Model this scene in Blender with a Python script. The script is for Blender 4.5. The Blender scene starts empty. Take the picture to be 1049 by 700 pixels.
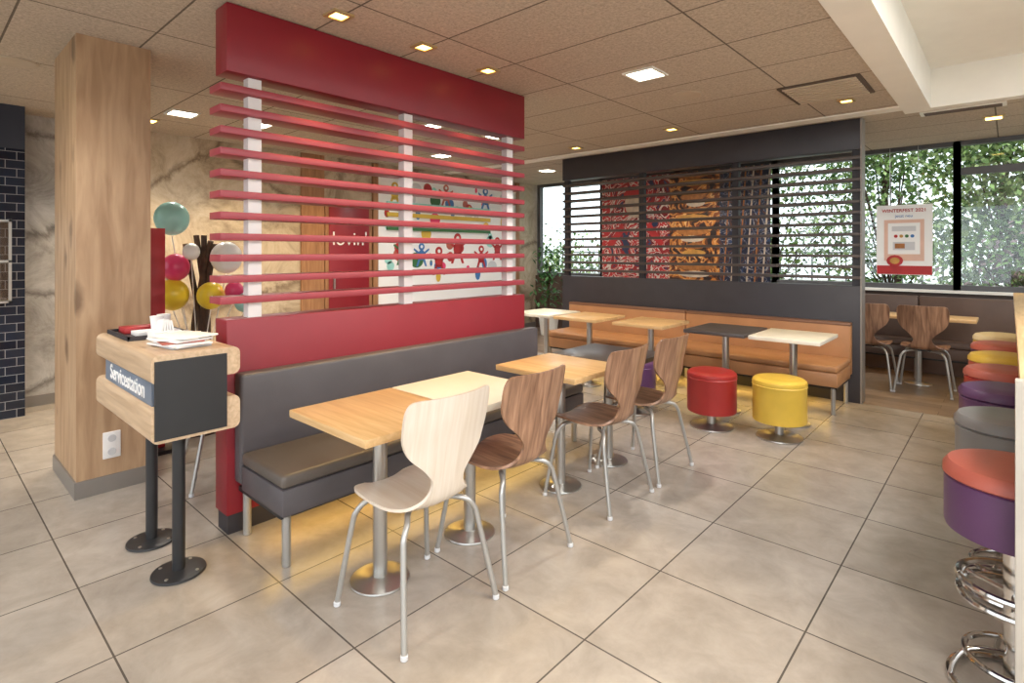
import bpy, bmesh, math, random
from mathutils import Vector, Matrix
random.seed(7)
scene=bpy.context.scene
try: scene.view_settings.view_transform='Standard'
except Exception: pass

H=1.45; F=565.0; HOR=258.0
ANG=math.radians(42.1); CC=math.cos(ANG); SS=math.sin(ANG)
CEIL=2.73
def P(u,v,z):
    d=F*(H-z)/(v-HOR); r=d*(u-524.5)/F
    return (CC*r-SS*d, SS*r+CC*d)

# ------------------------------------------------ materials
def L(c):
    out=[]
    for x in c:
        x/=255.0
        out.append(x/12.92 if x<=0.04045 else ((x+0.055)/1.055)**2.4)
    return (out[0],out[1],out[2],1.0)
MATS={}
def newmat(n):
    m=bpy.data.materials.new(n); m.use_nodes=True
    nt=m.node_tree; b=nt.nodes['Principled BSDF']
    return m,nt,b
def plain(n,c,rough=0.5,metal=0.0,var=0.06,scale=6.0,bump=0.0,bscale=200,spec=0.5):
    if n in MATS: return MATS[n]
    m,nt,b=newmat(n)
    tc=nt.nodes.new('ShaderNodeTexCoord'); no=nt.nodes.new('ShaderNodeTexNoise')
    no.inputs['Scale'].default_value=scale; no.inputs['Detail'].default_value=4
    nt.links.new(tc.outputs['Object'],no.inputs['Vector'])
    cr=nt.nodes.new('ShaderNodeValToRGB')
    a=L(c)
    cr.color_ramp.elements[0].position=0.3; cr.color_ramp.elements[1].position=0.7
    cr.color_ramp.elements[0].color=(a[0]*(1-var),a[1]*(1-var),a[2]*(1-var),1)
    cr.color_ramp.elements[1].color=(min(1,a[0]*(1+var)),min(1,a[1]*(1+var)),min(1,a[2]*(1+var)),1)
    nt.links.new(no.outputs['Fac'],cr.inputs['Fac']); nt.links.new(cr.outputs['Color'],b.inputs['Base Color'])
    b.inputs['Roughness'].default_value=rough; b.inputs['Metallic'].default_value=metal
    b.inputs['Specular IOR Level'].default_value=spec
    if bump>0:
        n2=nt.nodes.new('ShaderNodeTexNoise'); n2.inputs['Scale'].default_value=bscale
        nt.links.new(tc.outputs['Object'],n2.inputs['Vector'])
        bp=nt.nodes.new('ShaderNodeBump'); bp.inputs['Strength'].default_value=bump; bp.inputs['Distance'].default_value=0.002
        nt.links.new(n2.outputs['Fac'],bp.inputs['Height']); nt.links.new(bp.outputs['Normal'],b.inputs['Normal'])
    MATS[n]=m; return m
def printmat(n,cols,scale=3.0,dist=1.5):
    # flat multi-colour printed artwork: noise cut into bands of ink colour
    m,nt,b=newmat(n)
    tc=nt.nodes.new('ShaderNodeTexCoord'); no=nt.nodes.new('ShaderNodeTexNoise')
    no.inputs['Scale'].default_value=scale; no.inputs['Detail'].default_value=2.5; no.inputs['Distortion'].default_value=dist
    nt.links.new(tc.outputs['Object'],no.inputs['Vector'])
    cr=nt.nodes.new('ShaderNodeValToRGB'); cr.color_ramp.interpolation='CONSTANT'; e=cr.color_ramp.elements
    e[0].position=0; e[0].color=L(cols[0][1]); e[1].position=cols[1][0]; e[1].color=L(cols[1][1])
    for p,c in cols[2:]: k=e.new(p); k.color=L(c)
    nt.links.new(no.outputs['Fac'],cr.inputs['Fac']); nt.links.new(cr.outputs['Color'],b.inputs['Base Color'])
    b.inputs['Roughness'].default_value=0.5; MATS[n]=m; return m
def wood(n,c1,c2,axis='X',rough=0.4,scale=3.0,stretch=12.0,knots=False):
    # axis = grain direction(s); every other axis is compressed
    if n in MATS: return MATS[n]
    m,nt,b=newmat(n)
    tc=nt.nodes.new('ShaderNodeTexCoord'); mp=nt.nodes.new('ShaderNodeMapping')
    s=[stretch]*3
    for a in axis: s['XYZ'.index(a)]=1.0
    mp.inputs['Scale'].default_value=s
    nt.links.new(tc.outputs['Object'],mp.inputs['Vector'])
    no=nt.nodes.new('ShaderNodeTexNoise'); no.inputs['Scale'].default_value=scale; no.inputs['Detail'].default_value=6; no.inputs['Distortion'].default_value=0.6
    nt.links.new(mp.outputs['Vector'],no.inputs['Vector'])
    cr=nt.nodes.new('ShaderNodeValToRGB'); cr.color_ramp.elements[0].position=0.32; cr.color_ramp.elements[1].position=0.68
    cr.color_ramp.elements[0].color=L(c1); cr.color_ramp.elements[1].color=L(c2)
    nt.links.new(no.outputs['Fac'],cr.inputs['Fac'])
    col=cr.outputs['Color']
    if knots:
        vo=nt.nodes.new('ShaderNodeTexVoronoi'); vo.inputs['Scale'].default_value=3.6
        m2=nt.nodes.new('ShaderNodeMapping'); s2=[1.0]*3; s2['XYZ'.index(axis)]=0.55; m2.inputs['Scale'].default_value=s2
        nd=nt.nodes.new('ShaderNodeTexNoise'); nd.inputs['Scale'].default_value=9
        mxd=nt.nodes.new('ShaderNodeMixRGB'); mxd.inputs[0].default_value=0.06
        nt.links.new(tc.outputs['Object'],m2.inputs['Vector']); nt.links.new(tc.outputs['Object'],nd.inputs['Vector'])
        nt.links.new(m2.outputs['Vector'],mxd.inputs[1]); nt.links.new(nd.outputs['Color'],mxd.inputs[2]); nt.links.new(mxd.outputs['Color'],vo.inputs['Vector'])
        r2=nt.nodes.new('ShaderNodeValToRGB'); r2.color_ramp.elements[0].position=0.13; r2.color_ramp.elements[1].position=0.24
        r2.color_ramp.elements[0].color=(0.2,0.13,0.09,1); r2.color_ramp.elements[1].color=(1,1,1,1)
        nt.links.new(vo.outputs['Distance'],r2.inputs['Fac'])
        mx=nt.nodes.new('ShaderNodeMixRGB'); mx.blend_type='MULTIPLY'; mx.inputs[0].default_value=0.65
        nt.links.new(col,mx.inputs[1]); nt.links.new(r2.outputs['Color'],mx.inputs[2]); col=mx.outputs['Color']
    nt.links.new(col,b.inputs['Base Color']); b.inputs['Roughness'].default_value=rough
    MATS[n]=m; return m
def emis(n,c,s):
    if n in MATS: return MATS[n]
    m,nt,b=newmat(n)
    b.inputs['Base Color'].default_value=L(c); b.inputs['Emission Color'].default_value=L(c); b.inputs['Emission Strength'].default_value=s
    MATS[n]=m; return m
def tiles(n,c1,c2,mort,w,h,off=(0,0,0),rough=0.3,ms=0.004,offset=0.0,plane='XY',nscale=1.2,bump=0.15,mix=0.6,dist=0.8):
    if n in MATS: return MATS[n]
    m,nt,b=newmat(n)
    tc=nt.nodes.new('ShaderNodeTexCoord'); mp=nt.nodes.new('ShaderNodeMapping')
    mp.inputs['Location'].default_value=off
    src=tc.outputs['Object']
    if plane!='XY':
        sp=nt.nodes.new('ShaderNodeSeparateXYZ'); cb=nt.nodes.new('ShaderNodeCombineXYZ')
        nt.links.new(src,sp.inputs[0]); nt.links.new(sp.outputs['XYZ'.index(plane[0])],cb.inputs[0]); nt.links.new(sp.outputs['XYZ'.index(plane[1])],cb.inputs[1])
        src=cb.outputs[0]
    nt.links.new(src,mp.inputs['Vector'])
    br=nt.nodes.new('ShaderNodeTexBrick'); br.offset=offset; br.squash=1.0
    br.inputs['Scale'].default_value=1.0; br.inputs['Brick Width'].default_value=w; br.inputs['Row Height'].default_value=h
    br.inputs['Mortar Size'].default_value=ms; br.inputs['Mortar Smooth'].default_value=0.1; br.inputs['Bias'].default_value=0
    br.inputs['Color1'].default_value=L(c1); br.inputs['Color2'].default_value=L(c2); br.inputs['Mortar'].default_value=L(mort)
    nt.links.new(mp.outputs['Vector'],br.inputs['Vector'])
    no=nt.nodes.new('ShaderNodeTexNoise'); no.inputs['Scale'].default_value=nscale; no.inputs['Detail'].default_value=8; no.inputs['Distortion'].default_value=dist
    no.inputs['Roughness'].default_value=0.68
    nt.links.new(tc.outputs['Object'],no.inputs['Vector'])
    cr=nt.nodes.new('ShaderNodeValToRGB'); cr.color_ramp.elements[0].position=0.3; cr.color_ramp.elements[1].position=0.7
    cr.color_ramp.elements[0].color=(0.62,0.61,0.60,1); cr.color_ramp.elements[1].color=(1.18,1.18,1.18,1)
    nt.links.new(no.outputs['Fac'],cr.inputs['Fac'])
    mx=nt.nodes.new('ShaderNodeMixRGB'); mx.blend_type='MULTIPLY'; mx.inputs[0].default_value=mix
    nt.links.new(br.outputs['Color'],mx.inputs[1]); nt.links.new(cr.outputs['Color'],mx.inputs[2])
    nt.links.new(mx.outputs['Color'],b.inputs['Base Color'])
    b.inputs['Roughness'].default_value=rough
    bp=nt.nodes.new('ShaderNodeBump'); bp.inputs['Strength'].default_value=bump; bp.inputs['Distance'].default_value=0.004; bp.invert=True
    nt.links.new(br.outputs['Fac'],bp.inputs['Height']); nt.links.new(bp.outputs['Normal'],b.inputs['Normal'])
    MATS[n]=m; return m
def stone(n,c1,c2,c3,rough=0.6,vein=(0.45,0.4,0.36),vw=0.03,vs=0.8):
    m,nt,b=newmat(n)
    tc=nt.nodes.new('ShaderNodeTexCoord')
    no=nt.nodes.new('ShaderNodeTexNoise'); no.inputs['Scale'].default_value=2.2; no.inputs['Detail'].default_value=12; no.inputs['Distortion'].default_value=0.7
    no.inputs['Roughness'].default_value=0.75
    nt.links.new(tc.outputs['Object'],no.inputs['Vector'])
    cr=nt.nodes.new('ShaderNodeValToRGB'); e=cr.color_ramp.elements
    e[0].position=0.36; e[0].color=L(c1); e[1].position=0.66; e[1].color=L(c3); k=e.new(0.5); k.color=L(c2)
    nt.links.new(no.outputs['Fac'],cr.inputs['Fac'])
    vo=nt.nodes.new('ShaderNodeTexVoronoi'); vo.feature='DISTANCE_TO_EDGE'; vo.inputs['Scale'].default_value=vs
    mxv=nt.nodes.new('ShaderNodeMixRGB'); mxv.inputs[0].default_value=0.25
    nt.links.new(tc.outputs['Object'],mxv.inputs[1]); nt.links.new(no.outputs['Color'],mxv.inputs[2]); nt.links.new(mxv.outputs['Color'],vo.inputs['Vector'])
    r2=nt.nodes.new('ShaderNodeValToRGB'); r2.color_ramp.elements[0].color=(*vein,1); r2.color_ramp.elements[1].position=vw; r2.color_ramp.elements[1].color=(1,1,1,1)
    nt.links.new(vo.outputs['Distance'],r2.inputs['Fac'])
    mx=nt.nodes.new('ShaderNodeMixRGB'); mx.blend_type='MULTIPLY'; mx.inputs[0].default_value=1
    nt.links.new(cr.outputs['Color'],mx.inputs[1]); nt.links.new(r2.outputs['Color'],mx.inputs[2])
    nt.links.new(mx.outputs['Color'],b.inputs['Base Color']); b.inputs['Roughness'].default_value=rough
    bp=nt.nodes.new('ShaderNodeBump'); bp.inputs['Strength'].default_value=0.3; bp.inputs['Distance'].default_value=0.01
    nt.links.new(no.outputs['Fac'],bp.inputs['Height']); nt.links.new(bp.outputs['Normal'],b.inputs['Normal'])
    MATS[n]=m; return m
def glass(n,f=0.05):
    m=bpy.data.materials.new(n); m.use_nodes=True; nt=m.node_tree; nt.nodes.clear()
    o=nt.nodes.new('ShaderNodeOutputMaterial'); t=nt.nodes.new('ShaderNodeBsdfTransparent'); g=nt.nodes.new('ShaderNodeBsdfGlossy'); mx=nt.nodes.new('ShaderNodeMixShader')
    t.inputs[0].default_value=(0.95,0.97,0.96,1); g.inputs['Roughness'].default_value=0.02; mx.inputs[0].default_value=f
    nt.links.new(t.outputs[0],mx.inputs[1]); nt.links.new(g.outputs[0],mx.inputs[2]); nt.links.new(mx.outputs[0],o.inputs[0]); return m

M_floor=tiles('floor_tile',(172,163,153),(161,152,142),(88,82,76),0.6,0.6,off=(0.58,-0.51,0),rough=0.27,ms=0.0035,nscale=5.0,mix=0.6,dist=0.4)
M_woodfloor=tiles('wood_floor',(150,128,108),(116,98,82),(70,54,44),1.2,0.14,rough=0.4,ms=0.002,offset=0.4,nscale=4)
M_ceil=tiles('ceiling_tile',(200,185,167),(194,179,161),(112,100,88),1.2,0.6,off=(0.1,0.2,0),rough=0.95,ms=0.006,nscale=60,mix=1.0,bump=0.4)
M_white=plain('white_plaster',(240,236,228),0.8,var=0.02)
M_red=plain('red_laminate',(136,28,40),0.4,var=0.04)
M_slat=plain('red_slat_paint',(156,60,70),0.4,var=0.04)
M_slatw=plain('white_post',(236,230,226),0.5,var=0.02)
M_dark=plain('dark_laminate',(50,47,52),0.45,var=0.1)
M_dkslat=wood('dark_slat_wood',(66,58,56),(88,76,70),'X',0.45)
M_oak=wood('oak_laminate',(196,158,112),(222,190,146),'Y',0.35,stretch=14)
M_oakX=wood('oak_station',(186,156,124),(212,184,152),'X',0.35,stretch=16)
M_table=wood('table_honey',(200,160,108),(220,184,134),'X',0.3,stretch=12)
M_cream=plain('table_cream',(230,223,206),0.3,var=0.03)
M_tdark=plain('table_dark',(78,72,70),0.3,var=0.1)
M_col=wood('column_wood',(162,128,96),(192,160,126),'Z',0.5,scale=2.2,stretch=8,knots=True)
M_birch=wood('chair_birch',(206,190,172),(218,206,192),'XZ',0.4,stretch=16)
M_walnut=wood('chair_walnut',(108,76,58),(174,134,106),'XZ',0.35,scale=4,stretch=9)
M_leg=plain('grey_metal_paint',(176,174,170),0.35,metal=0.6,var=0.02)
M_steel=plain('brushed_steel',(190,188,184),0.28,metal=0.9,var=0.03)
M_chrome=plain('chrome',(215,213,210),0.12,metal=1.0,var=0.01)
M_black=plain('black_powder',(38,38,40),0.4,var=0.1)
M_grleather=plain('grey_leather',(84,79,82),0.42,var=0.08,bump=0.3)
M_grseat=plain('charcoal_leather_top',(92,84,78),0.4,var=0.08,bump=0.3)
M_tan=plain('tan_leather',(174,126,86),0.4,var=0.08,bump=0.3)
M_tantop=plain('tan_piping',(120,84,62),0.4,var=0.08,bump=0.3)
M_brleather=plain('brown_leather',(96,76,66),0.45,var=0.1,bump=0.3)
M_base=plain('grey_skirting',(140,134,128),0.4,var=0.04,metal=0.3)
M_sred=plain('stool_red',(160,44,42),0.4,var=0.06,bump=0.2)
M_syel=plain('stool_yellow',(216,180,70),0.4,var=0.06,bump=0.2)
M_spur=plain('stool_purple',(92,58,96),0.4,var=0.06,bump=0.2)
M_sgrey=plain('stool_grey',(128,126,124),0.4,var=0.06,bump=0.2)
M_sora=plain('stool_orange',(182,96,80),0.4,var=0.06,bump=0.2)
M_scre=plain('stool_cream',(226,206,160),0.4,var=0.06,bump=0.2)
M_btile=tiles('blue_black_glazed_tile',(24,30,44),(40,48,64),(150,152,156),0.15,0.075,plane='YZ',rough=0.06,ms=0.0025,offset=0.5,nscale=3)
M_stone=stone('travertine',(146,128,106),(186,168,142),(208,194,172))
M_marble=stone('grey_marble',(134,128,120),(172,166,158),(200,196,190),0.4,vein=(0.4,0.38,0.36),vw=0.05,vs=1.4)
M_frame=plain('window_frame_grey',(84,82,84),0.4,var=0.04)
M_glass=glass('window_glass')
M_glass2=glass('display_glass',0.15)
M_glow=emis('lamp_glow',(255,214,120),7)
M_glow2=emis('lamp_glow_white',(255,248,226),14)
M_brass=plain('brass_trim',(200,176,130),0.35,metal=0.5)
M_paper=plain('paper_white',(242,240,238),0.6,var=0.01)
M_pink=plain('pink_rubber',(226,70,116),0.3); M_mint=plain('mint_rubber',(160,216,206),0.3); M_yel=plain('yellow_rubber',(244,216,60),0.3)
M_wht=plain('white_rubber',(240,238,230),0.3)
M_bark=plain('bark',(78,58,44),0.8,var=0.3,scale=20)
M_dkgreen=plain('menu_green',(60,110,64),0.5)
M_wall_oak=wood('wall_oak',(140,98,64),(172,126,88),'Z',0.5,stretch=10)
M_navy=plain('navy_paint',(40,44,58),0.6)
M_ltgrey=plain('mural_grey',(206,206,208),0.6,var=0.02)
M_blue=plain('print_blue',(70,120,180),0.5,var=0.02)
M_bun=plain('print_bun',(162,104,54),0.5,var=0.35,scale=14)
M_patty=plain('print_patty',(66,44,34),0.5,var=0.4,scale=20)
M_cheese=plain('print_cheese',(190,140,68),0.5,var=0.25,scale=12)
M_tom=plain('print_red',(180,46,48),0.5,var=0.15)
M_cprint=plain('print_cream',(196,178,156),0.5,var=0.2,scale=10)
M_artA=printmat('print_red_white_blue',[(0,(44,54,84)),(0.36,(150,38,42)),(0.45,(206,194,184)),(0.49,(186,50,52)),(0.57,(216,204,192)),(0.6,(120,30,36)),(0.68,(52,66,104))],3.2,2.0)
M_artB=printmat('print_brown_orange',[(0,(48,36,34)),(0.42,(110,62,34)),(0.48,(200,128,58)),(0.54,(226,184,118)),(0.57,(140,74,36)),(0.64,(44,34,36))],5.0,1.2)
M_artC=printmat('print_navy_lines',[(0,(30,36,56)),(0.44,(54,70,104)),(0.48,(176,166,156)),(0.5,(36,44,66)),(0.58,(96,60,46)),(0.62,(34,40,58))],4.0,2.5)
M_amber=emis('amber_led',(255,180,60),3)

# ------------------------------------------------ mesh builder
class MB:
    def __init__(s,name): s.name=name; s.v=[]; s.f=[]; s.fm=[]; s.sm=[]; s.mats=[]
    def mi(s,m):
        if m not in s.mats: s.mats.append(m)
        return s.mats.index(m)
    def add(s,vs,fs,mat,smooth=False,M=None):
        o=len(s.v); k=s.mi(mat)
        for p in vs:
            p=Vector(p)
            if M is not None: p=M@p
            s.v.append(p)
        for f in fs: s.f.append([i+o for i in f]); s.fm.append(k); s.sm.append(smooth)
    def box(s,x0,x1,y0,y1,z0,z1,mat,bev=0.0,seg=2,M=None):
        if bev<=0:
            vs=[(x,y,z) for z in(z0,z1) for y in(y0,y1) for x in(x0,x1)]
            s.add(vs,[(0,2,3,1),(4,5,7,6),(0,1,5,4),(2,6,7,3),(0,4,6,2),(1,3,7,5)],mat,False,M); return
        bm=bmesh.new(); bmesh.ops.create_cube(bm,size=1)
        for v in bm.verts: v.co=Vector(((x0+x1)/2+v.co.x*(x1-x0),(y0+y1)/2+v.co.y*(y1-y0),(z0+z1)/2+v.co.z*(z1-z0)))
        bmesh.ops.bevel(bm,geom=list(bm.edges),offset=bev,segments=seg,profile=0.5,affect='EDGES')
        bm.verts.index_update()
        s.add([v.co.copy() for v in bm.verts],[[v.index for v in f.verts] for f in bm.faces],mat,True,M); bm.free()
    def prism(s,pts,axis,a0,a1,mat,smooth=False,M=None):
        def mk(p,a):
            if axis=='X': return (a,p[0],p[1])
            if axis=='Y': return (p[0],a,p[1])
            return (p[0],p[1],a)
        n=len(pts); vs=[mk(p,a0) for p in pts]+[mk(p,a1) for p in pts]
        s.add(vs,[list(range(n))[::-1],list(range(n,2*n))],mat,False,M)
        s.add(vs,[(i,(i+1)%n,n+(i+1)%n,n+i) for i in range(n)],mat,smooth,M)
    def lathe(s,prof,cx,cy,mat,seg=32,M=None,smooth=True):
        vs=[];fs=[]
        for r,z in prof:
            for i in range(seg):
                a=2*math.pi*i/seg; vs.append((cx+r*math.cos(a),cy+r*math.sin(a),z))
        for j in range(len(prof)-1):
            for i in range(seg):
                k=(i+1)%seg; fs.append((j*seg+i,j*seg+k,(j+1)*seg+k,(j+1)*seg+i))
        fs.append(list(range(seg))[::-1]); fs.append([ (len(prof)-1)*seg+i for i in range(seg)])
        s.add(vs,fs,mat,smooth,M)
    def cyl(s,cx,cy,z0,z1,r,mat,seg=24,M=None):
        e=min(0.004,r*0.2,(z1-z0)*0.3)
        s.lathe([(r-e,z0),(r,z0+e),(r,z1-e),(r-e,z1)],cx,cy,mat,seg,M)
    def tube(s,pts,r,mat,seg=10,closed=False,M=None):
        pts=[Vector(p) for p in pts]; n=len(pts); vs=[];fs=[]
        t=(pts[1]-pts[0]).normalized(); up=Vector((0,0,1)) if abs(t.z)<0.9 else Vector((1,0,0))
        nrm=(up-up.dot(t)*t).normalized()
        for i,p in enumerate(pts):
            if closed: t=(pts[(i+1)%n]-pts[i-1]).normalized()
            else: t=(pts[min(i+1,n-1)]-pts[max(i-1,0)]).normalized()
            nrm=(nrm-nrm.dot(t)*t).normalized(); bn=t.cross(nrm)
            for k in range(seg):
                a=2*math.pi*k/seg; vs.append(p+r*(math.cos(a)*nrm+math.sin(a)*bn))
        m=n if closed else n-1
        for i in range(m):
            j=(i+1)%n
            for k in range(seg):
                q=(k+1)%seg; fs.append((i*seg+k,i*seg+q,j*seg+q,j*seg+k))
        if not closed: fs.append(list(range(seg))[::-1]); fs.append([(n-1)*seg+k for k in range(seg)])
        s.add(vs,fs,mat,True,M)
    def ring(s,cx,cy,z,R,r,mat,M=None):
        s.tube([(cx+R*math.cos(2*math.pi*i/36),cy+R*math.sin(2*math.pi*i/36),z) for i in range(36)],r,mat,8,True,M)
    def ball(s,c,r,mat,sz=1.0,M=None):
        n=24;m=14
        prof=[(max(0.001,r*math.sin(math.pi*j/m)),c[2]-sz*r*math.cos(math.pi*j/m)) for j in range(m+1)]
        s.lathe(prof,c[0],c[1],mat,n,M)
    def build(s,loc=(0,0,0),rot=0.0,parent=None):
        me=bpy.data.meshes.new(s.name); me.from_pydata([tuple(v) for v in s.v],[],s.f)
        for m in s.mats: me.materials.append(m)
        me.polygons.foreach_set('material_index',s.fm); me.polygons.foreach_set('use_smooth',s.sm)
        me.update()
        bm=bmesh.new(); bm.from_mesh(me); bmesh.ops.recalc_face_normals(bm,faces=bm.faces); bm.to_mesh(me); bm.free()
        try: me.set_sharp_from_angle(angle=math.radians(38))
        except Exception: pass
        o=bpy.data.objects.new(s.name,me); scene.collection.objects.link(o)
        o.location=loc; o.rotation_euler=(0,0,rot)
        if parent: o.parent=parent
        return o
def box_obj(name,x0,x1,y0,y1,z0,z1,mat,bev=0):
    b=MB(name); b.box(x0,x1,y0,y1,z0,z1,mat,bev); return b.build()
def smoothpath(pts,n=6):
    pts=[Vector(p) for p in pts]; out=[]
    for i in range(len(pts)-1):
        p0=pts[max(i-1,0)];p1=pts[i];p2=pts[i+1];p3=pts[min(i+2,len(pts)-1)]
        for k in range(n):
            t=k/n
            out.append(0.5*((2*p1)+(-p0+p2)*t+(2*p0-5*p1+4*p2-p3)*t*t+(-p0+3*p1-3*p2+p3)*t**3))
    out.append(pts[-1]); return out
def text(txt,size,loc,rot,mat,parent=None,ext=0.001,name='lettering',bold=0.0):
    c=bpy.data.curves.new(name,'FONT'); c.body=txt; c.size=size; c.extrude=ext; c.align_x='CENTER'; c.align_y='CENTER'; c.offset=bold
    c.materials.append(mat)
    o=bpy.data.objects.new(name,c); scene.collection.objects.link(o); o.location=loc; o.rotation_euler=rot
    if parent: o.parent=parent
    return o

# ------------------------------------------------ room shell
XL=-6.8; XR=3.0; YF=-2.5; YB=8.2
box_obj('floor',XL-0.3,XR+0.2,YF-0.2,6.15,-0.1,0,M_floor)
box_obj('floor_wood',XL-0.3,XR+0.2,6.15,YB+0.2,-0.1,0,M_woodfloor)
box_obj('ceiling',XL-0.3,-0.72,YF-0.2,YB+0.2,CEIL,CEIL+0.12,M_ceil)
b=MB('ceiling_coffer')
b.box(-0.72,XR+0.2,YF-0.2,6.2,3.06,3.16,M_white)
b.box(-0.72,-0.52,YF-0.2,6.2,CEIL-0.012,3.06,M_white)
b.box(-0.52,XR+0.2,6.08,6.2,CEIL-0.012,3.06,M_white)
b.build()
box_obj('ceiling_window_bay',-0.72,XR+0.2,6.2,YB+0.2,CEIL,CEIL+0.12,M_ceil)
box_obj('trim_ceiling',-6.8,-0.72,5.86,6.03,CEIL-0.012,CEIL,M_white)
b=MB('wall_left'); b.box(XL-0.2,XL,1.2,YB+0.1,0,CEIL,M_stone); b.box(XL-0.2,XL,0.73,1.2,0,CEIL,M_marble); b.build()
b=MB('wall_tiled'); b.box(-6.8,-6.45,YF,0.73,0,2.35,M_btile); b.box(-6.8,-6.45,YF,0.73,2.35,CEIL,M_navy); b.build()
b=MB('glass_display_shelf')
for z in (1.02,1.36,1.70): b.box(-6.45,-6.22,-0.6,0.62,z,z+0.018,M_steel)
for y in (-0.6,0.60): b.box(-6.24,-6.22,y,y+0.02,1.02,1.72,M_steel)
b.box(-6.228,-6.222,-0.58,0.60,1.04,1.70,M_glass2)
for i in range(8):
    y=-0.5+i*0.14; b.cyl(-6.34,y,1.378,1.378+0.12+0.04*(i%3),0.035,(M_paper,M_ltgrey,M_tom)[i%3],14); b.cyl(-6.34,y,1.038,1.15,0.04,(M_ltgrey,M_steel)[i%2],14)
b.build()
box_obj('baseboard_left',XL,XL+0.015,0.75,YB,0,0.1,M_base)
box_obj('wall_back',XL-0.1,XR+0.1,YB,YB+0.15,0,1.0,M_brleather)
mull=[-6.72,-5.3,-3.9,-2.45,-0.46,1.25,2.96]
for i in range(len(mull)-1):
    a,c=mull[i],mull[i+1]; w=MB('window_%d'%(i+1)); z0,z1=1.0,CEIL
    w.box(a-0.035,a+0.035,YB,YB+0.1,z0,z1,M_frame); w.box(c-0.035,c+0.035,YB,YB+0.1,z0,z1,M_frame)
    w.box(a+0.035,c-0.035,YB,YB+0.1,z0,z0+0.06,M_frame); w.box(a+0.035,c-0.035,YB,YB+0.1,z1-0.05,z1,M_frame)
    if i>=4: w.box(a+0.035,c-0.035,YB,YB+0.1,2.34,2.42,M_frame)
    w.box(a+0.035,c-0.035,YB+0.045,YB+0.051,z0+0.06,z1-0.05,M_glass); w.build()
box_obj('trim_sill',-2.4,XR,YB-0.1,YB,0.97,1.0,M_white)
b=MB('wall_right'); b.box(XR,XR+0.15,YF,YB,0,0.6,M_white); b.box(XR,XR+0.15,YF,YB,2.95,3.16,M_white)
for y in (-2.5,0.1,2.7,5.3,7.9): b.box(XR,XR+0.15,y,y+0.3,0.6,2.95,M_white)
b.build()
for i,y in enumerate((-2.2,0.4,3.0,5.6)):
    w=MB('window_%d'%(i+7)); y1=y+2.3
    w.box(XR+0.03,XR+0.1,y,y+0.05,0.6,2.95,M_frame); w.box(XR+0.03,XR+0.1,y1-0.05,y1,0.6,2.95,M_frame)
    w.box(XR+0.03,XR+0.1,y,y1,0.6,0.66,M_frame); w.box(XR+0.03,XR+0.1,y,y1,2.89,2.95,M_frame); w.box(XR+0.06,XR+0.066,y+.05,y1-.05,0.66,2.89,M_glass); w.build()
b=MB('wall_front'); b.box(XL,XR+0.1,YF-0.15,YF,0,0.3,M_white); b.box(XL,XR+0.1,YF-0.15,YF,2.65,3.16,M_white); b.box(XL,-5.9,YF-0.15,YF,0.3,2.65,M_white)
for x in (-3.4,-1.2,1.0,2.8): b.box(x,x+0.2,YF-0.15,YF,0.3,2.65,M_white)
b.build()

# column
b=MB('wood_clad_column'); b.box(-4.72,-4.05,0.684,1.06,0.10,CEIL,M_col); b.build()
b=MB('baseboard_column'); b.box(-4.73,-4.04,0.674,1.07,0,0.10,M_base); b.build()
b=MB('wall_socket'); b.box(-4.05,-4.04,0.81,0.9,0.2,0.36,M_paper,0.004)
for z in (0.24,0.32): b.cyl(0,0,0,0.004,0.022,M_ltgrey,16,M=Matrix.Translation((-4.041,0.855,z))@Matrix.Rotation(math.radians(90),4,'Y'))
b.build()

# ------------------------------------------------ red slatted partition
PX=-2.96; T=0.15
b=MB('red_slatted_partition')
b.box(PX-T,PX,1.11,3.43,2.375,CEIL-0.005,M_red,0.003)
b.box(PX-T,PX,1.11,3.43,0.10,1.10,M_red,0.003)
b.box(PX-T+0.01,PX-0.01,1.12,3.42,0,0.10,M_dark)
for i in range(11):
    z=1.20+i*0.1094; b.box(PX-T,PX,1.08,3.43,z-0.019,z+0.017,M_slat,0.002)
for y in (1.27,2.285,3.30): b.box(PX-T+0.045,PX-0.045,y-0.035,y+0.035,1.10,2.375,M_slatw)
b.build()
# dark partition
b=MB('dark_slatted_partition'); DY=6.12
b.box(-4.59,-1.06,DY,DY+0.14,2.43,CEIL-0.005,M_dark,0.003)
b.box(-4.59,-1.06,DY,DY+0.14,0.0,1.12,M_dark,0.003)
for i in range(12):
    z=1.2+i*0.105; b.box(-4.59,-1.06,DY,DY+0.14,z-0.015,z+0.013,M_dkslat,0.002)
for x in (-4.55,-3.4,-2.25,-1.1): b.box(x-0.035,x+0.035,DY+0.04,DY+0.1,1.12,2.43,M_dark)
b.box(-1.06,-1.045,DY-0.005,DY+0.145,0,CEIL-0.005,M_base)
b.build()

# ------------------------------------------------ benches
def bench(name,length,mb,ms,hback,depth=0.54,n=1,top=None):
    b=MB(name); seg=length/n
    for i in range(n):
        x0=i*seg+0.003; x1=(i+1)*seg-0.003
        b.box(x0,x1,-0.09,0,0.27,hback,mb,0.018,3)
        if top: b.box(x0,x1,-0.092,0.0,hback-0.035,hback+0.004,top,0.012,2)
        b.box(x0,x1,-depth,-0.09,0.25,0.375,mb,0.012,2)
        b.box(x0,x1,-depth,-0.09,0.375,0.44,ms,0.022,3)
    b.box(0.02,length-0.02,-depth+0.05,-0.02,0.225,0.25,M_black)
    b.box(0.06,length-0.06,-0.2,-0.18,0.215,0.225,M_amber)
    k=max(2,int(length/1.1)+1)
    for i in range(k):
        x=0.05+(length-0.1)*i/(k-1)
        b.cyl(x,-depth+0.06,0,0.235,0.02,M_leg,14); b.cyl(x,-0.05,0,0.235,0.02,M_leg,14)
    return b
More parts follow.
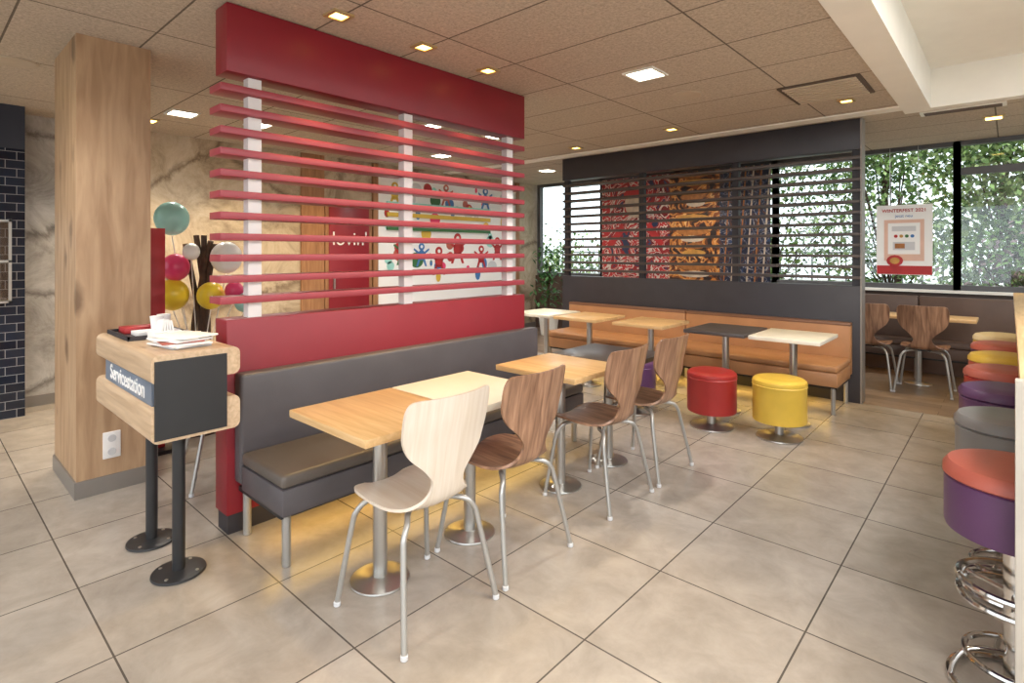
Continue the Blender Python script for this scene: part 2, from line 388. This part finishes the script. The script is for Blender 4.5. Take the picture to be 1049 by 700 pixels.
bench('banquette_bench',2.36,M_grleather,M_grseat,0.83,n=1).build((PX+0.002,1.14,0),math.pi/2)
bench('banquette_bench',3.3,M_tan,M_tan,0.77,depth=0.62,n=2,top=M_tantop).build((-4.42,DY-0.002,0),0)
bench('window_bench',4.4,M_brleather,M_brleather,0.93,depth=0.36,n=2).build((-3.0,YB-0.11,0),0)
def led(x,y,sx,sy,e):
    l=bpy.data.lights.new('led_strip','AREA'); l.shape='RECTANGLE'; l.size=sx; l.size_y=sy; l.energy=e; l.color=(1,0.62,0.14)
    o=bpy.data.objects.new('led_strip',l); scene.collection.objects.link(o); o.location=(x,y,0.205)
led(-2.72,2.3,0.05,2.2,5); led(-2.8,5.85,3.1,0.05,10)

# ------------------------------------------------ tables
def table(loc,top,sx=0.6,sy=0.54,edge=None):
    b=MB('dining_table')
    b.box(-sx/2,sx/2,-sy/2,sy/2,0.722,0.75,top,0.004)
    b.box(-sx/2+0.002,sx/2-0.002,-sy/2+0.002,sy/2-0.002,0.718,0.7225,edge or top)
    b.box(-0.14,0.14,-0.14,0.14,0.708,0.718,M_steel)
    b.cyl(0,0,0.012,0.71,0.031,M_steel,24)
    b.lathe([(0.125,0),(0.13,0.004),(0.128,0.010),(0.05,0.016),(0.04,0.022)],0,0,M_steel,40)
    return b.build((loc[0],loc[1],0))
for y,m in ((1.42,M_table),(1.965,M_cream),(2.74,M_table),(3.29,M_tdark)): table((-2.07,y),m)
for x,m in ((-1.36,M_cream),(-1.93,M_tdark),(-2.68,M_table),(-3.42,M_table),(-4.02,M_cream)):
    table((x,5.05),m,0.54,0.6)
table((-0.75,7.5),M_table,1.0,0.44); table((0.9,7.5),M_table,0.6,0.44)

# ------------------------------------------------ chairs
def chair(loc,rot,mat,name='bentwood_chair'):
    b=MB(name)
    key=[(.215,.434,.10),(.205,.440,.15),(.16,.450,.188),(.08,.452,.204),(0,.448,.205),(-.08,.444,.19),(-.145,.452,.155),(-.185,.480,.108),(-.203,.53,.080),(-.212,.58,.085),(-.222,.63,.125),(-.232,.68,.178),(-.243,.74,.208),(-.257,.80,.215),(-.268,.855,.214),(-.275,.887,.204),(-.2775,.900,.188),(-.278,.905,.165)]
    pts=smoothpath([(k[0],k[1],k[2]) for k in key],3)
    n=len(pts); ns=13
    grid=[];nor=[]
    for i,p in enumerate(pts):
        q=pts[min(i+1,n-1)]-pts[max(i-1,0)]; t=Vector((q.x,q.y)).normalized()
        nx,nz=(t.y,-t.x)
        cup=0.045*min(1,max(0,(p.y-.5)/.2)); scup=0.018*(1-min(1,max(0,(p.y-.5)/.1)))
        row=[]
        for k in range(ns):
            s=-1+2*k/(ns-1); w=p.z
            row.append(Vector((p.x+cup*s*s*(w/.2)**2,s*w,p.y+scup*s*s)))
        grid.append(row); nor.append(Vector((nx,0,nz)))
    th=0.012; vs=[];fs=[]
    for row in grid:
        for v in row: vs.append(v)
    off=len(vs)
    for row,nn in zip(grid,nor):
        for v in row: vs.append(v+nn*th)
    for i in range(n-1):
        for k in range(ns-1):
            a=i*ns+k; fs.append((a,a+1,a+ns+1,a+ns)); fs.append((off+a,off+a+ns,off+a+ns+1,off+a+1))
    for i in range(n-1):
        for k in (0,ns-1):
            a=i*ns+k; fs.append((a,a+ns,off+a+ns,off+a))
    for i in (0,n-1):
        for k in range(ns-1):
            a=i*ns+k; fs.append((a,a+1,off+a+1,off+a))
    b.add(vs,fs,mat,True)
    zt=0.428
    b.box(-0.06,0.10,-0.07,0.07,zt-0.004,zt+0.012,M_black)
    for sx in (1,-1):
        for sy in (1,-1):
            fx=0.215 if sx>0 else -0.235
            path=smoothpath([(0.02+sx*0.05,sy*0.03,zt),(0.02+sx*0.10,sy*0.10,zt),(sx*0.14,sy*0.15,zt-0.008),(sx*0.16,sy*0.18,zt-0.045),(sx*0.172,sy*0.192,zt-0.10),(fx,sy*0.235,0.012)],5)
            b.tube(path,0.0115,M_leg,10)
            b.cyl(fx,sy*0.235,0,0.02,0.014,M_ltgrey,12)
    return b.build((loc[0],loc[1],0),rot)
chair((-1.83,1.43),math.pi,M_birch)
chair((-1.84,1.97),math.pi,M_walnut)
chair((-1.84,2.80),math.pi,M_walnut)
chair((-1.84,3.36),math.pi,M_walnut)
chair((-0.66,7.12),math.pi/2,M_walnut)
chair((-1.15,7.12),math.pi/2,M_walnut)
chair((-3.78,1.42),math.radians(80),M_walnut)

# ------------------------------------------------ low stools
def stool(loc,mat,name):
    b=MB(name); R=0.195
    b.lathe([(R-0.02,0.13),(R-0.004,0.135),(R,0.15),(R,0.405),(R+0.004,0.412),(R,0.42),(R+0.003,0.428),(R-0.002,0.45),(R-0.02,0.464),(R-0.06,0.47)],0,0,mat,48)
    b.cyl(0,0,0.01,0.135,0.035,M_steel)
    b.lathe([(0.165,0),(0.17,0.004),(0.168,0.010),(0.06,0.018),(0.04,0.03)],0,0,M_steel,40)
    return b.build((loc[0],loc[1],0))
stool((-1.84,4.51),M_sred,'drum_stool'); stool((-1.34,4.60),M_syel,'drum_stool'); stool((-2.55,4.48),M_spur,'drum_stool')

# ------------------------------------------------ bar stools
def barstool(loc,side,top):
    b=MB('bar_stool'); R=0.185
    b.lathe([(R-0.02,0.52),(R-0.004,0.525),(R,0.54),(R,0.69),(R-0.006,0.695)],0,0,side,48)
    b.lathe([(R-0.006,0.695),(R+0.004,0.702),(R+0.003,0.725),(R-0.012,0.745),(R-0.05,0.755),(R-0.1,0.757)],0,0,top,48)
    b.cyl(0,0,0.03,0.525,0.03,M_chrome)
    for z in (0.31,0.36): b.ring(0,0,z,0.145,0.011,M_chrome)
    for a in range(3):
        t=a*2.094+0.5; b.tube([(0.02*math.cos(t),0.02*math.sin(t),0.33),(0.145*math.cos(t),0.145*math.sin(t),0.33)],0.009,M_chrome)
    b.ring(0,0,0.11,0.13,0.010,M_chrome); b.ring(0,0,0.012,0.17,0.012,M_chrome)
    for a in range(4):
        t=a*math.pi/2+0.3; c,s_=math.cos(t),math.sin(t)
        b.tube(smoothpath([(0.02*c,0.02*s_,0.13),(0.09*c,0.09*s_,0.125),(0.13*c,0.13*s_,0.11),(0.16*c,0.16*s_,0.06),(0.17*c,0.17*s_,0.012)],4),0.009,M_chrome)
    return b.build((loc[0],loc[1],0))
cols=[(M_spur,M_sora),(M_sgrey,M_sgrey),(M_spur,M_spur),(M_sred,M_sora),(M_sora,M_syel),(M_spur,M_sora),(M_syel,M_scre)]
ys=[2.44,3.16,3.8,4.42,5.02,5.62,6.22]
xs=[0.012,0.0,-0.02,-0.03,-0.035,-0.045,-0.055]
for i,(a,c) in enumerate(cols): barstool((xs[i],ys[i]),a,c)
b=MB('bar_counter')
b.box(0.02,0.62,2.19,6.75,1.04,1.08,M_oak,0.004)
b.box(0.30,0.36,2.19,6.75,0.0,1.04,M_white)
b.box(0.01,0.62,2.14,2.19,0,1.08,plain('counter_side',(190,182,170),0.5),0.003)
b.box(0.24,0.62,6.70,6.76,0,1.04,M_white,0.003)
b.build()

# ------------------------------------------------ service station
b=MB('service_station')
x0,x1,y0,y1=-3.64,-2.67,0.70,1.06
def rrect(ax0,ax1,z0,z1,r,n=6):
    out=[]
    for cx,cz,a0 in ((ax1-r,z1-r,0),(ax0+r,z1-r,90),(ax0+r,z0+r,180),(ax1-r,z0+r,270)):
        for k in range(n+1):
            a=math.radians(a0+90*k/n); out.append((cx+r*math.cos(a),cz+r*math.sin(a)))
    return out
b.prism(rrect(y0,y1,0.885,1.01,0.03),'X',x0,x1,M_oakX,True)
b.prism(rrect(y0,y1,0.635,0.785,0.03),'X',x0,x1,M_oakX,True)
b.box(x0+0.10,x1-0.002,y0+0.03,y1-0.06,0.78,0.89,M_black)
b.box(x1-0.002,x1+0.008,y0+0.012,y1-0.06,0.65,0.985,M_black)
b.box(x0+0.12,x1-0.06,y0+0.018,y0+0.03,0.785,0.885,plain('sign_blue',(128,138,154),0.3,var=0.25,scale=3))
for px in (-2.79,-3.19):
    b.cyl(px,0.84,0.01,0.64,0.026,M_black); b.lathe([(0.105,0),(0.11,0.004),(0.108,0.012),(0.04,0.02)],px,0.84,M_black,36)
    for k in range(4):
        a=k*math.pi/2+0.7; b.cyl(px+0.085*math.cos(a),0.84+0.085*math.sin(a),0.012,0.018,0.008,M_steel,8)
st=b.build()
text('Servicestation',0.105,(-3.12,y0+0.016,0.838),(math.pi/2,0,0),M_paper,st,bold=0.001)
b=MB('stack_of_napkins')
random.seed(21)
for i in range(7):
    m=(M_ltgrey,M_paper,M_paper,M_sora,M_paper,M_wht,M_paper)[i]
    b.box(-0.12,0.12,-0.085,0.085,0,0.008,m,0.002,M=Matrix.Translation((random.uniform(-.02,.03),random.uniform(-.01,.01),0.008*i))@Matrix.Rotation(random.uniform(-.4,.4),4,'Z'))
b.box(-0.30,-0.18,-0.06,0.06,0,0.05,M_paper,0.004)
for k in range(5): b.box(-0.28,-0.20,-0.004,0.004,0.04,0.10,M_paper,M=Matrix.Translation((0,-0.035+0.018*k,0))@Matrix.Rotation(0.1*(k-2),4,'X'))
b.build((-2.89,0.88,1.01))
b=MB('serving_tray')
b.box(-0.2,0.2,-0.14,0.14,0,0.008,M_dark,0.003); 
for a0,a1,c0,c1 in ((-.2,.2,-.14,-.13),(-.2,.2,.13,.14),(-.2,-.19,-.14,.14),(.19,.2,-.14,.14)): b.box(a0,a1,c0,c1,0.006,0.022,M_dark)
b.box(-0.15,-0.03,-0.1,0.06,0.008,0.04,M_tom,0.003); b.box(0.0,0.13,-0.08,0.08,0.008,0.03,M_paper,0.003)
b.lathe([(0.026,0.008),(0.034,0.09),(0.036,0.092)],-0.1,0.1,M_paper,20); b.lathe([(0.024,0.03),(0.032,0.10),(0.034,0.102)],0.07,0.02,M_paper,20)
b.build((-3.40,0.88,1.01))

# balloon display
def atd(u,v,d):
    r=d*(u-524.5)/F; return Vector((CC*r-SS*d,SS*r+CC*d,H-(v-HOR)*d/F))
b=MB('balloon_display')
c0=atd(205,300,4.45); bx,by=c0.x,c0.y
b.cyl(bx,by,0,0.5,0.16,M_bark,20)
for i,(du,tu) in enumerate(((0,-30),(4,8),(-6,22),(8,-8),(2,30))):
    a=atd(205+du,330,4.45); t=atd(205+tu*0.5,238+abs(tu)*0.4,4.45)
    b.tube(smoothpath([(bx+du*.004,by+du*.004,0.48),(a.x,a.y,a.z),(t.x,t.y,t.z)],4),0.022,M_bark,8)
for u,v,r,m in ((176,224,16,M_mint),(180,274,13,M_pink),(177,302,15,M_yel),(232,264,15,M_wht),(216,303,13,M_yel),(240,298,9,M_pink),(250,310,9,M_mint),(196,258,8,M_wht)):
    c=atd(u,v,4.35); R=r*4.35/F
    b.ball(c,R,m,1.08)
    b.tube([(c.x,c.y,c.z-R),(bx+(c.x-bx)*0.3,by+(c.y-by)*0.3,0.6)],0.004,M_wht,6)
b.build()
b=MB('banner_stand'); p=atd(160,258,4.0)
b.box(p.x-0.03,p.x+0.03,p.y-0.05,p.y+0.05,0.03,1.62,M_tom,0.004); b.box(p.x-0.12,p.x+0.12,p.y-0.12,p.y+0.12,0,0.03,M_black,0.004); b.build()

# ------------------------------------------------ left wall graphics
box_obj('wall_panel_oak',XL,XL+0.03,3.45,3.77,0.1,CEIL,M_wall_oak)
b=MB('door_1'); x=XL+0.002; b.box(x,XL+0.05,3.83,4.45,0,2.08,M_red,0.004); b.box(x,XL+0.04,3.78,3.83,0,2.13,M_wall_oak); b.box(x,XL+0.04,4.45,4.5,0,2.13,M_wall_oak); b.box(x,XL+0.04,3.83,4.45,2.08,2.13,M_wall_oak)
b.box(XL+0.05,XL+0.09,3.88,3.9,0.95,1.15,M_steel); d=b.build()
text("lovin'",0.26,(XL+0.056,4.14,1.62),(math.pi/2,0,math.pi/2),M_paper,d)
b=MB('wall_mural'); X=XL+0.03
b.box(XL+0.002,X,4.6,7.6,0.1,2.66,M_paper,0)
b.box(XL+0.002,X+0.02,4.52,4.6,0.1,CEIL-0.01,M_wall_oak); b.box(XL+0.002,X+0.02,7.6,7.68,0.1,CEIL-0.01,M_wall_oak)
def disc(b,y,z,r,m,dx,seg=28,sy=1.0):
    b.prism([(y+sy*r*math.cos(2*math.pi*k/seg),z+r*math.sin(2*math.pi*k/seg)) for k in range(seg)],'X',X,X+dx,m)
random.seed(5)
pal=[M_ltgrey,M_ltgrey,M_syel,M_tom,M_mint,M_blue,M_pink,M_dkgreen,M_sora]
for k in range(60):
    disc(b,random.uniform(4.75,7.4),random.uniform(1.0,2.5),random.uniform(0.03,0.12),pal[k%9],0.002+0.0005*(k%5),sy=random.uniform(.5,1.2))
# little cartoon figures: head, body, two arms, two legs
for (y,z,s,m) in ((5.75,1.3,1.0,M_tom),(6.15,1.5,1.1,M_tom),(6.7,1.35,0.9,M_tom),(5.4,1.4,0.8,M_blue),(7.1,1.5,0.9,M_tom),(5.05,1.45,0.9,M_dkgreen),(4.9,2.3,0.8,M_syel),(5.9,2.35,0.8,M_sora),(6.8,2.35,0.9,M_blue)):
    disc(b,y,z,0.10*s,m,0.006,sy=0.8); disc(b,y,z+0.16*s,0.07*s,m,0.006); disc(b,y,z+0.16*s,0.03*s,M_paper,0.008)
    for sg in (-1,1):
        b.prism([(y+sg*.05*s,z+.05*s),(y+sg*.18*s,z+.13*s),(y+sg*.19*s,z+.10*s),(y+sg*.06*s,z)],'X',X,X+0.006,m)
        b.prism([(y+sg*.02*s,z-.06*s),(y+sg*.09*s,z-.22*s),(y+sg*.13*s,z-.22*s),(y+sg*.07*s,z-.05*s)],'X',X,X+0.006,m)
for z,m in ((1.80,M_dkgreen),(2.0,M_syel),(2.16,M_mint)): b.box(X,X+0.03,4.75,6.9,z-0.03,z+0.03,m)
b.build()

# printed art panel behind the dark partition
b=MB('food_art_panel'); YA=YB-0.06
zt,zb=CEIL-0.05,1.02
b.box(-5.25,-4.0,YA,YB-0.02,zb,zt,M_artA); b.box(-4.0,-3.2,YA,YB-0.02,zb,zt,M_artB); b.box(-3.2,-2.5,YA,YB-0.02,zb,zt,M_artC)
def art(pts,m,k=1): b.prism(pts,'Y',YA-0.002*k,YA,m)
def ell(cx,cz,rx,rz,m,k=1,a0=0,a1=360,n=28): art([(cx+rx*math.cos(math.radians(a0+(a1-a0)*i/n)),cz+rz*math.sin(math.radians(a0+(a1-a0)*i/n))) for i in range(n+(0 if a1-a0>=360 else 1))],m,k)
# large red/white/blue figure
ell(-4.6,2.25,.2,.24,M_cprint,1); ell(-4.6,2.36,.23,.17,M_tom,2,0,180); art([(-4.95,1.05),(-4.25,1.05),(-4.35,2.0),(-4.85,2.0)],M_artA,3)
art([(-4.85,1.95),(-5.15,1.55),(-5.08,1.5),(-4.8,1.8)],M_tom,4); art([(-4.35,1.95),(-4.1,1.6),(-4.15,1.52),(-4.4,1.8)],M_tom,4)
cx=-3.6
for i in range(15):
    z=zt-0.06-i*0.108; w=.22+.08*math.sin(i*1.1)
    ell(cx+.03*math.sin(i*2),z,w,.05,(M_bun,M_cheese,M_artB,M_bun,M_cprint)[i%5],2+i%4)
for i in range(6):
    x=-3.15+i*.11; art([(x,zb),(x+.018,zb),(x+.12,zt),(x+.102,zt)],M_cprint if i%2 else M_bun,2+i)
b.build()
random.seed(11)

# poster
b=MB('hanging_poster'); yy=YB-0.03
b.box(-1.24,-0.68,yy-0.01,yy,1.17,2.02,M_paper); b.box(-1.235,-0.685,yy-0.012,yy-0.01,1.175,1.28,M_tom); b.box(-1.16,-0.76,yy-0.012,yy-0.01,1.34,1.84,plain('poster_peach',(226,186,166),0.5))
b.box(-1.12,-0.80,yy-0.014,yy-0.012,1.42,1.80,M_paper); b.box(-1.08,-0.84,yy-0.016,yy-0.014,1.70,1.76,M_ltgrey)
for k in range(4): b.prism([(-1.04+.055*k+.02*math.cos(j*.628),1.64+.02*math.sin(j*.628)) for j in range(10)],'Y',yy-0.016,yy-0.014,(M_tom,M_cheese,M_dkgreen,M_blue)[k])
b.box(-1.07,-0.85,yy-0.016,yy-0.014,1.47,1.57,M_ltgrey); b.box(-1.05,-0.95,yy-0.018,yy-0.016,1.49,1.55,M_bun)
b.prism([(-1.05+.085*math.cos(k*.5236),1.34+.07*math.sin(k*.5236)) for k in range(12)],'Y',yy-0.020,yy-0.018,M_tom)
b.prism([(-1.05+.05*math.cos(k*.5236),1.34+.04*math.sin(k*.5236)) for k in range(12)],'Y',yy-0.022,yy-0.020,M_cheese)
for dx in (-1.1,-0.82): b.cyl(dx,yy-0.005,2.02,CEIL-0.01,0.003,M_steel,6)
pz=b.build()
text('WINTERFEST 2021',0.055,(-0.96,yy-0.013,1.95),(math.pi/2,0,0),M_tom,pz,bold=0.001); text('jetzt neu',0.05,(-0.96,yy-0.013,1.885),(math.pi/2,0,0),M_blue,pz)
b=MB('potted_plant')
ml=plain('plant_leaf',(70,116,62),0.5)
for i in range(220):
    a=random.uniform(0,6.28); r=random.uniform(0.02,0.28); z=random.uniform(0.5,1.5)
    M=Matrix.Translation((r*math.cos(a),r*math.sin(a),z))@Matrix.Rotation(random.uniform(0,6),4,'Z')@Matrix.Rotation(random.uniform(-1,1),4,'X')
    b.add([(0,0,0),(0.03,0.06,0.01),(0,0.14,0),(-0.03,0.06,0.01)],[(0,1,2,3)],ml,True,M)
b.lathe([(0.14,0),(0.18,0.35),(0.16,0.36)],0,0,M_wht,24); b.tube([(0,0,0.3),(0.02,0,1.2)],0.015,M_bark); b.tube([(0,0,0.3),(-0.1,0.05,1.0)],0.01,M_bark)
b.build((-6.0,7.6,0))

# ------------------------------------------------ ceiling fittings
def spot(x,y,big=False,z=CEIL-0.03,pw=None,col=None,ang=None):
    l=bpy.data.lights.new('downlight_beam','SPOT'); l.energy=pw or (92 if big else 72); l.spot_size=math.radians(ang or (150 if big else 72)); l.spot_blend=0.9; l.shadow_soft_size=0.05
    l.color=col or ((1,0.955,0.89) if big else (1,0.68,0.26))
    o=bpy.data.objects.new('downlight_beam',l); scene.collection.objects.link(o); o.location=(x,y,z)
def lamp(u,v,size,big):
    x,y=P(u,v,CEIL-0.01); s=size/2
    b=MB('ceiling_downlight')
    for (a0,a1,c0,c1) in ((-s-.02,s+.02,-s-.02,-s),(-s-.02,s+.02,s,s+.02),(-s-.02,-s,-s,s),(s,s+.02,-s,s)):
        b.box(a0,a1,c0,c1,-0.012,0,M_brass if not big else M_wht)
    b.box(-s,s,-s,s,-0.006,0,M_glow2 if big else M_glow)
    b.build((x,y,CEIL)); spot(x,y,big)
for u,v,sz,bg in ((347,17,0.08,0),(434,49,0.08,0),(500,73,0.08,0),(661,77,0.2,1),(187,117,0.2,1),(867,104,0.08,0),(688,133,0.09,0),(590,152,0.09,0),(441,130,0.16,1),(322,180,0.14,0)): lamp(u,v,sz,bg)
x,y=P(1018,121,CEIL-0.01)
for x,y in ((x,y),(-3.5,-1.0),(-5.6,0.3),(-6.2,1.6),(-6.2,2.6),(-6.2,3.6)):
    b=MB('ceiling_downlight'); b.box(-.08,.08,-.08,.08,-0.012,0,M_brass); b.box(-.06,.06,-.06,.06,-0.014,-0.012,M_glow); b.build((x,y,CEIL)); spot(x,y,ang=100 if x<-6 else None,pw=90 if x<-6 else None)
for x,y in ((-0.95,1.7),(-1.1,0.6)):
    b=MB('ceiling_downlight'); b.box(-.06,.06,-.06,.06,-0.012,0,M_brass); b.box(-.04,.04,-.04,.04,-0.014,-0.012,M_glow); b.build((x,y,CEIL)); spot(x,y,pw=95,ang=44)
for x,y in ((-5.6,4.8),(-5.4,6.8),(-3.6,7.2),(-2.2,7.2),(-4.2,4.4),(-5.4,-1.2),(-1.6,-1.2),(-3.6,0.0),(-5.6,2.4)):  # added white downlights, invented positions, to brighten art panel, mural and room
    b=MB('ceiling_downlight'); b.box(-.11,.11,-.11,.11,-0.012,0,M_wht); b.box(-.09,.09,-.09,.09,-0.014,-0.012,M_glow2); b.build((x,y,CEIL)); spot(x,y,True)
for x,y in ((0.9,0.2),(0.9,3.0),(2.2,1.6),(2.2,4.6),(0.9,-1.6)):  # panels and area lights added to the coffer as fill for extra bounce
    b=MB('added_fill_panel'); b.box(-.32,.32,-.62,.62,-0.03,0,M_wht); b.box(-.3,.3,-.6,.6,-0.034,-0.03,M_paper); b.build((x,y,3.06))
    l=bpy.data.lights.new('added_fill_light','AREA'); l.shape='RECTANGLE'; l.size=0.6; l.size_y=1.2; l.energy=66; l.color=(1,0.99,0.98)
    o=bpy.data.objects.new('added_fill_light',l); scene.collection.objects.link(o); o.location=(x,y,3.02)
b=MB('ceiling_vent')
b.box(-0.28,0.28,-0.3,0.3,-0.012,0,plain('vent_gap',(84,68,54),0.6)); 
for i in range(9): b.box(-0.25,0.25,-0.27+i*0.063,-0.238+i*0.063,-0.02,-0.012,plain('vent_tan',(206,188,166),0.6))
b.build((-1.08,4.9,CEIL))
x,y=P(985,110,CEIL)
b=MB('ceiling_vent'); b.box(-0.3,0.3,-0.08,0.08,-0.012,0,M_wht)
for i in range(4): b.box(-0.27,0.27,-0.06+i*0.035,-0.045+i*0.035,-0.016,-0.012,M_brleather)
b.build((x,max(y,6.35),CEIL))
for u,v in ((703,97),(15,63),(480,152)):
    x,y=P(u,v,CEIL); b=MB('ceiling_speaker'); b.lathe([(0.12,0),(0.125,-0.004),(0.115,-0.01),(0.10,-0.006)],0,0,plain('speaker_tan',(190,174,154),0.7),32); b.build((x,y,CEIL))

# ------------------------------------------------ outside
box_obj('ground_outside',-25,25,-20,35,-0.3,-0.12,plain('paving',(150,150,140),0.9,var=0.15))
lm=[plain('leaf_a',(96,130,62),0.5,var=0.2),plain('leaf_b',(128,158,86),0.5,var=0.2),plain('leaf_c',(66,98,50),0.5,var=0.2),plain('leaf_d',(164,184,120),0.5,var=0.2)]
lp=[plain('leaf_p',(112,92,96),0.5,var=0.2),plain('leaf_q',(84,98,72),0.5,var=0.2)]
def foliage(name,xr,yr,zr,n,mats,s=0.09,clumps=14,trunk=True,cr=0.8,ylim=(10.25,16)):
    b=MB(name); cl=[Vector((random.uniform(*xr),random.uniform(*yr),random.uniform(*zr))) for _ in range(clumps)]
    for i in range(n):
        c=random.choice(cl); p=c+Vector((random.gauss(0,cr*.5),random.gauss(0,cr*.4),random.gauss(0,cr*.45)))
        if p.z<0: p.z=abs(p.z)
        p.y=min(ylim[1]-random.random()*.15,max(ylim[0]+random.random()*.3,p.y))
        M=Matrix.Translation(p)@Matrix.Rotation(random.uniform(0,6.28),4,'Z')@Matrix.Rotation(random.uniform(-1.3,1.3),4,'X')@Matrix.Rotation(random.uniform(-1,1),4,'Y')
        k=s*random.uniform(.6,1.3)
        b.add([(0,-k*.5,0),(k*.35,0,k*.06),(0,k*.6,0),(-k*.35,0,k*.06)],[(0,1,2,3)],random.choice(mats),False,M)
    x=sum(xr)/2;y=sum(yr)/2
    if trunk: b.tube(smoothpath([(x,y,-0.12),(x+.1,y,1.2),(x-.1,y+.1,2.4),(x+.2,y,4.2)],4),0.05,M_bark,8)
    else:
        for k in range(5): b.tube([(x+.1*k-.2,y,-0.12),(xr[0]+(xr[1]-xr[0])*k/4,y,zr[1]*.7)],0.012,M_bark,6)
    for c in cl[::2]:
        b.tube(smoothpath([(x,y,min(0.6,c.z*.4)),((x+c.x)/2,(y+c.y)/2,c.z*.7),tuple(c)],4),0.011,M_bark,6)
    b.build()
foliage('tree',(-2.4,-0.6),(10.7,11.7),(0.6,4.6),8500,lm,clumps=28,s=.085)
foliage('tree',(0.2,2.2),(10.7,11.7),(2.0,4.6),6000,lm,clumps=18,s=.085)
foliage('tree',(-4.6,-2.4),(10.7,12),(0.8,4.4),6500,lm,clumps=20,s=.085)
foliage('tree',(-1.0,1.0),(12,13),(1.0,5),6000,lm,s=0.13,clumps=20)
foliage('shrub',(-0.3,1.6),(9.5,9.9),(0.2,1.9),4200,lp+lm[:1],s=0.08,clumps=14,trunk=False,cr=.6,ylim=(8.9,10.1))
foliage('shrub',(-8.6,-6.6),(9.5,9.9),(0.2,1.2),2000,lm,clumps=8,trunk=False,ylim=(8.9,10.1))
b=MB('garden_fence')
for i in range(60): b.box(-14+i*0.4,-13.96+i*0.4,16.5,16.53,-0.12,1.5,M_frame)
b.box(-14,10,16.5,16.53,1.4,1.45,M_frame); b.box(-14,10,16.5,16.53,0.1,0.15,M_frame); b.build()
l=bpy.data.lights.new('sun','SUN'); l.energy=3.0; l.angle=0.05; l.color=(1,0.96,0.88)
o=bpy.data.objects.new('sun',l); scene.collection.objects.link(o); o.rotation_euler=Vector((-1,-0.15,1.1)).to_track_quat('Z','Y').to_euler()

# ------------------------------------------------ world, camera
w=bpy.data.worlds.new('World'); scene.world=w; w.use_nodes=True
bg=w.node_tree.nodes['Background']; bg.inputs[0].default_value=(0.86,0.93,1.0,1); bg.inputs[1].default_value=2.7
cam=bpy.data.cameras.new('cam'); co=bpy.data.objects.new('camera',cam); scene.collection.objects.link(co); scene.camera=co
cam.sensor_width=36; cam.sensor_fit='HORIZONTAL'; cam.lens=36*F/1049; cam.shift_y=-(350-HOR)/1049; cam.clip_start=0.05
co.location=(0,0,H); co.rotation_euler=(math.pi/2,0,ANG)
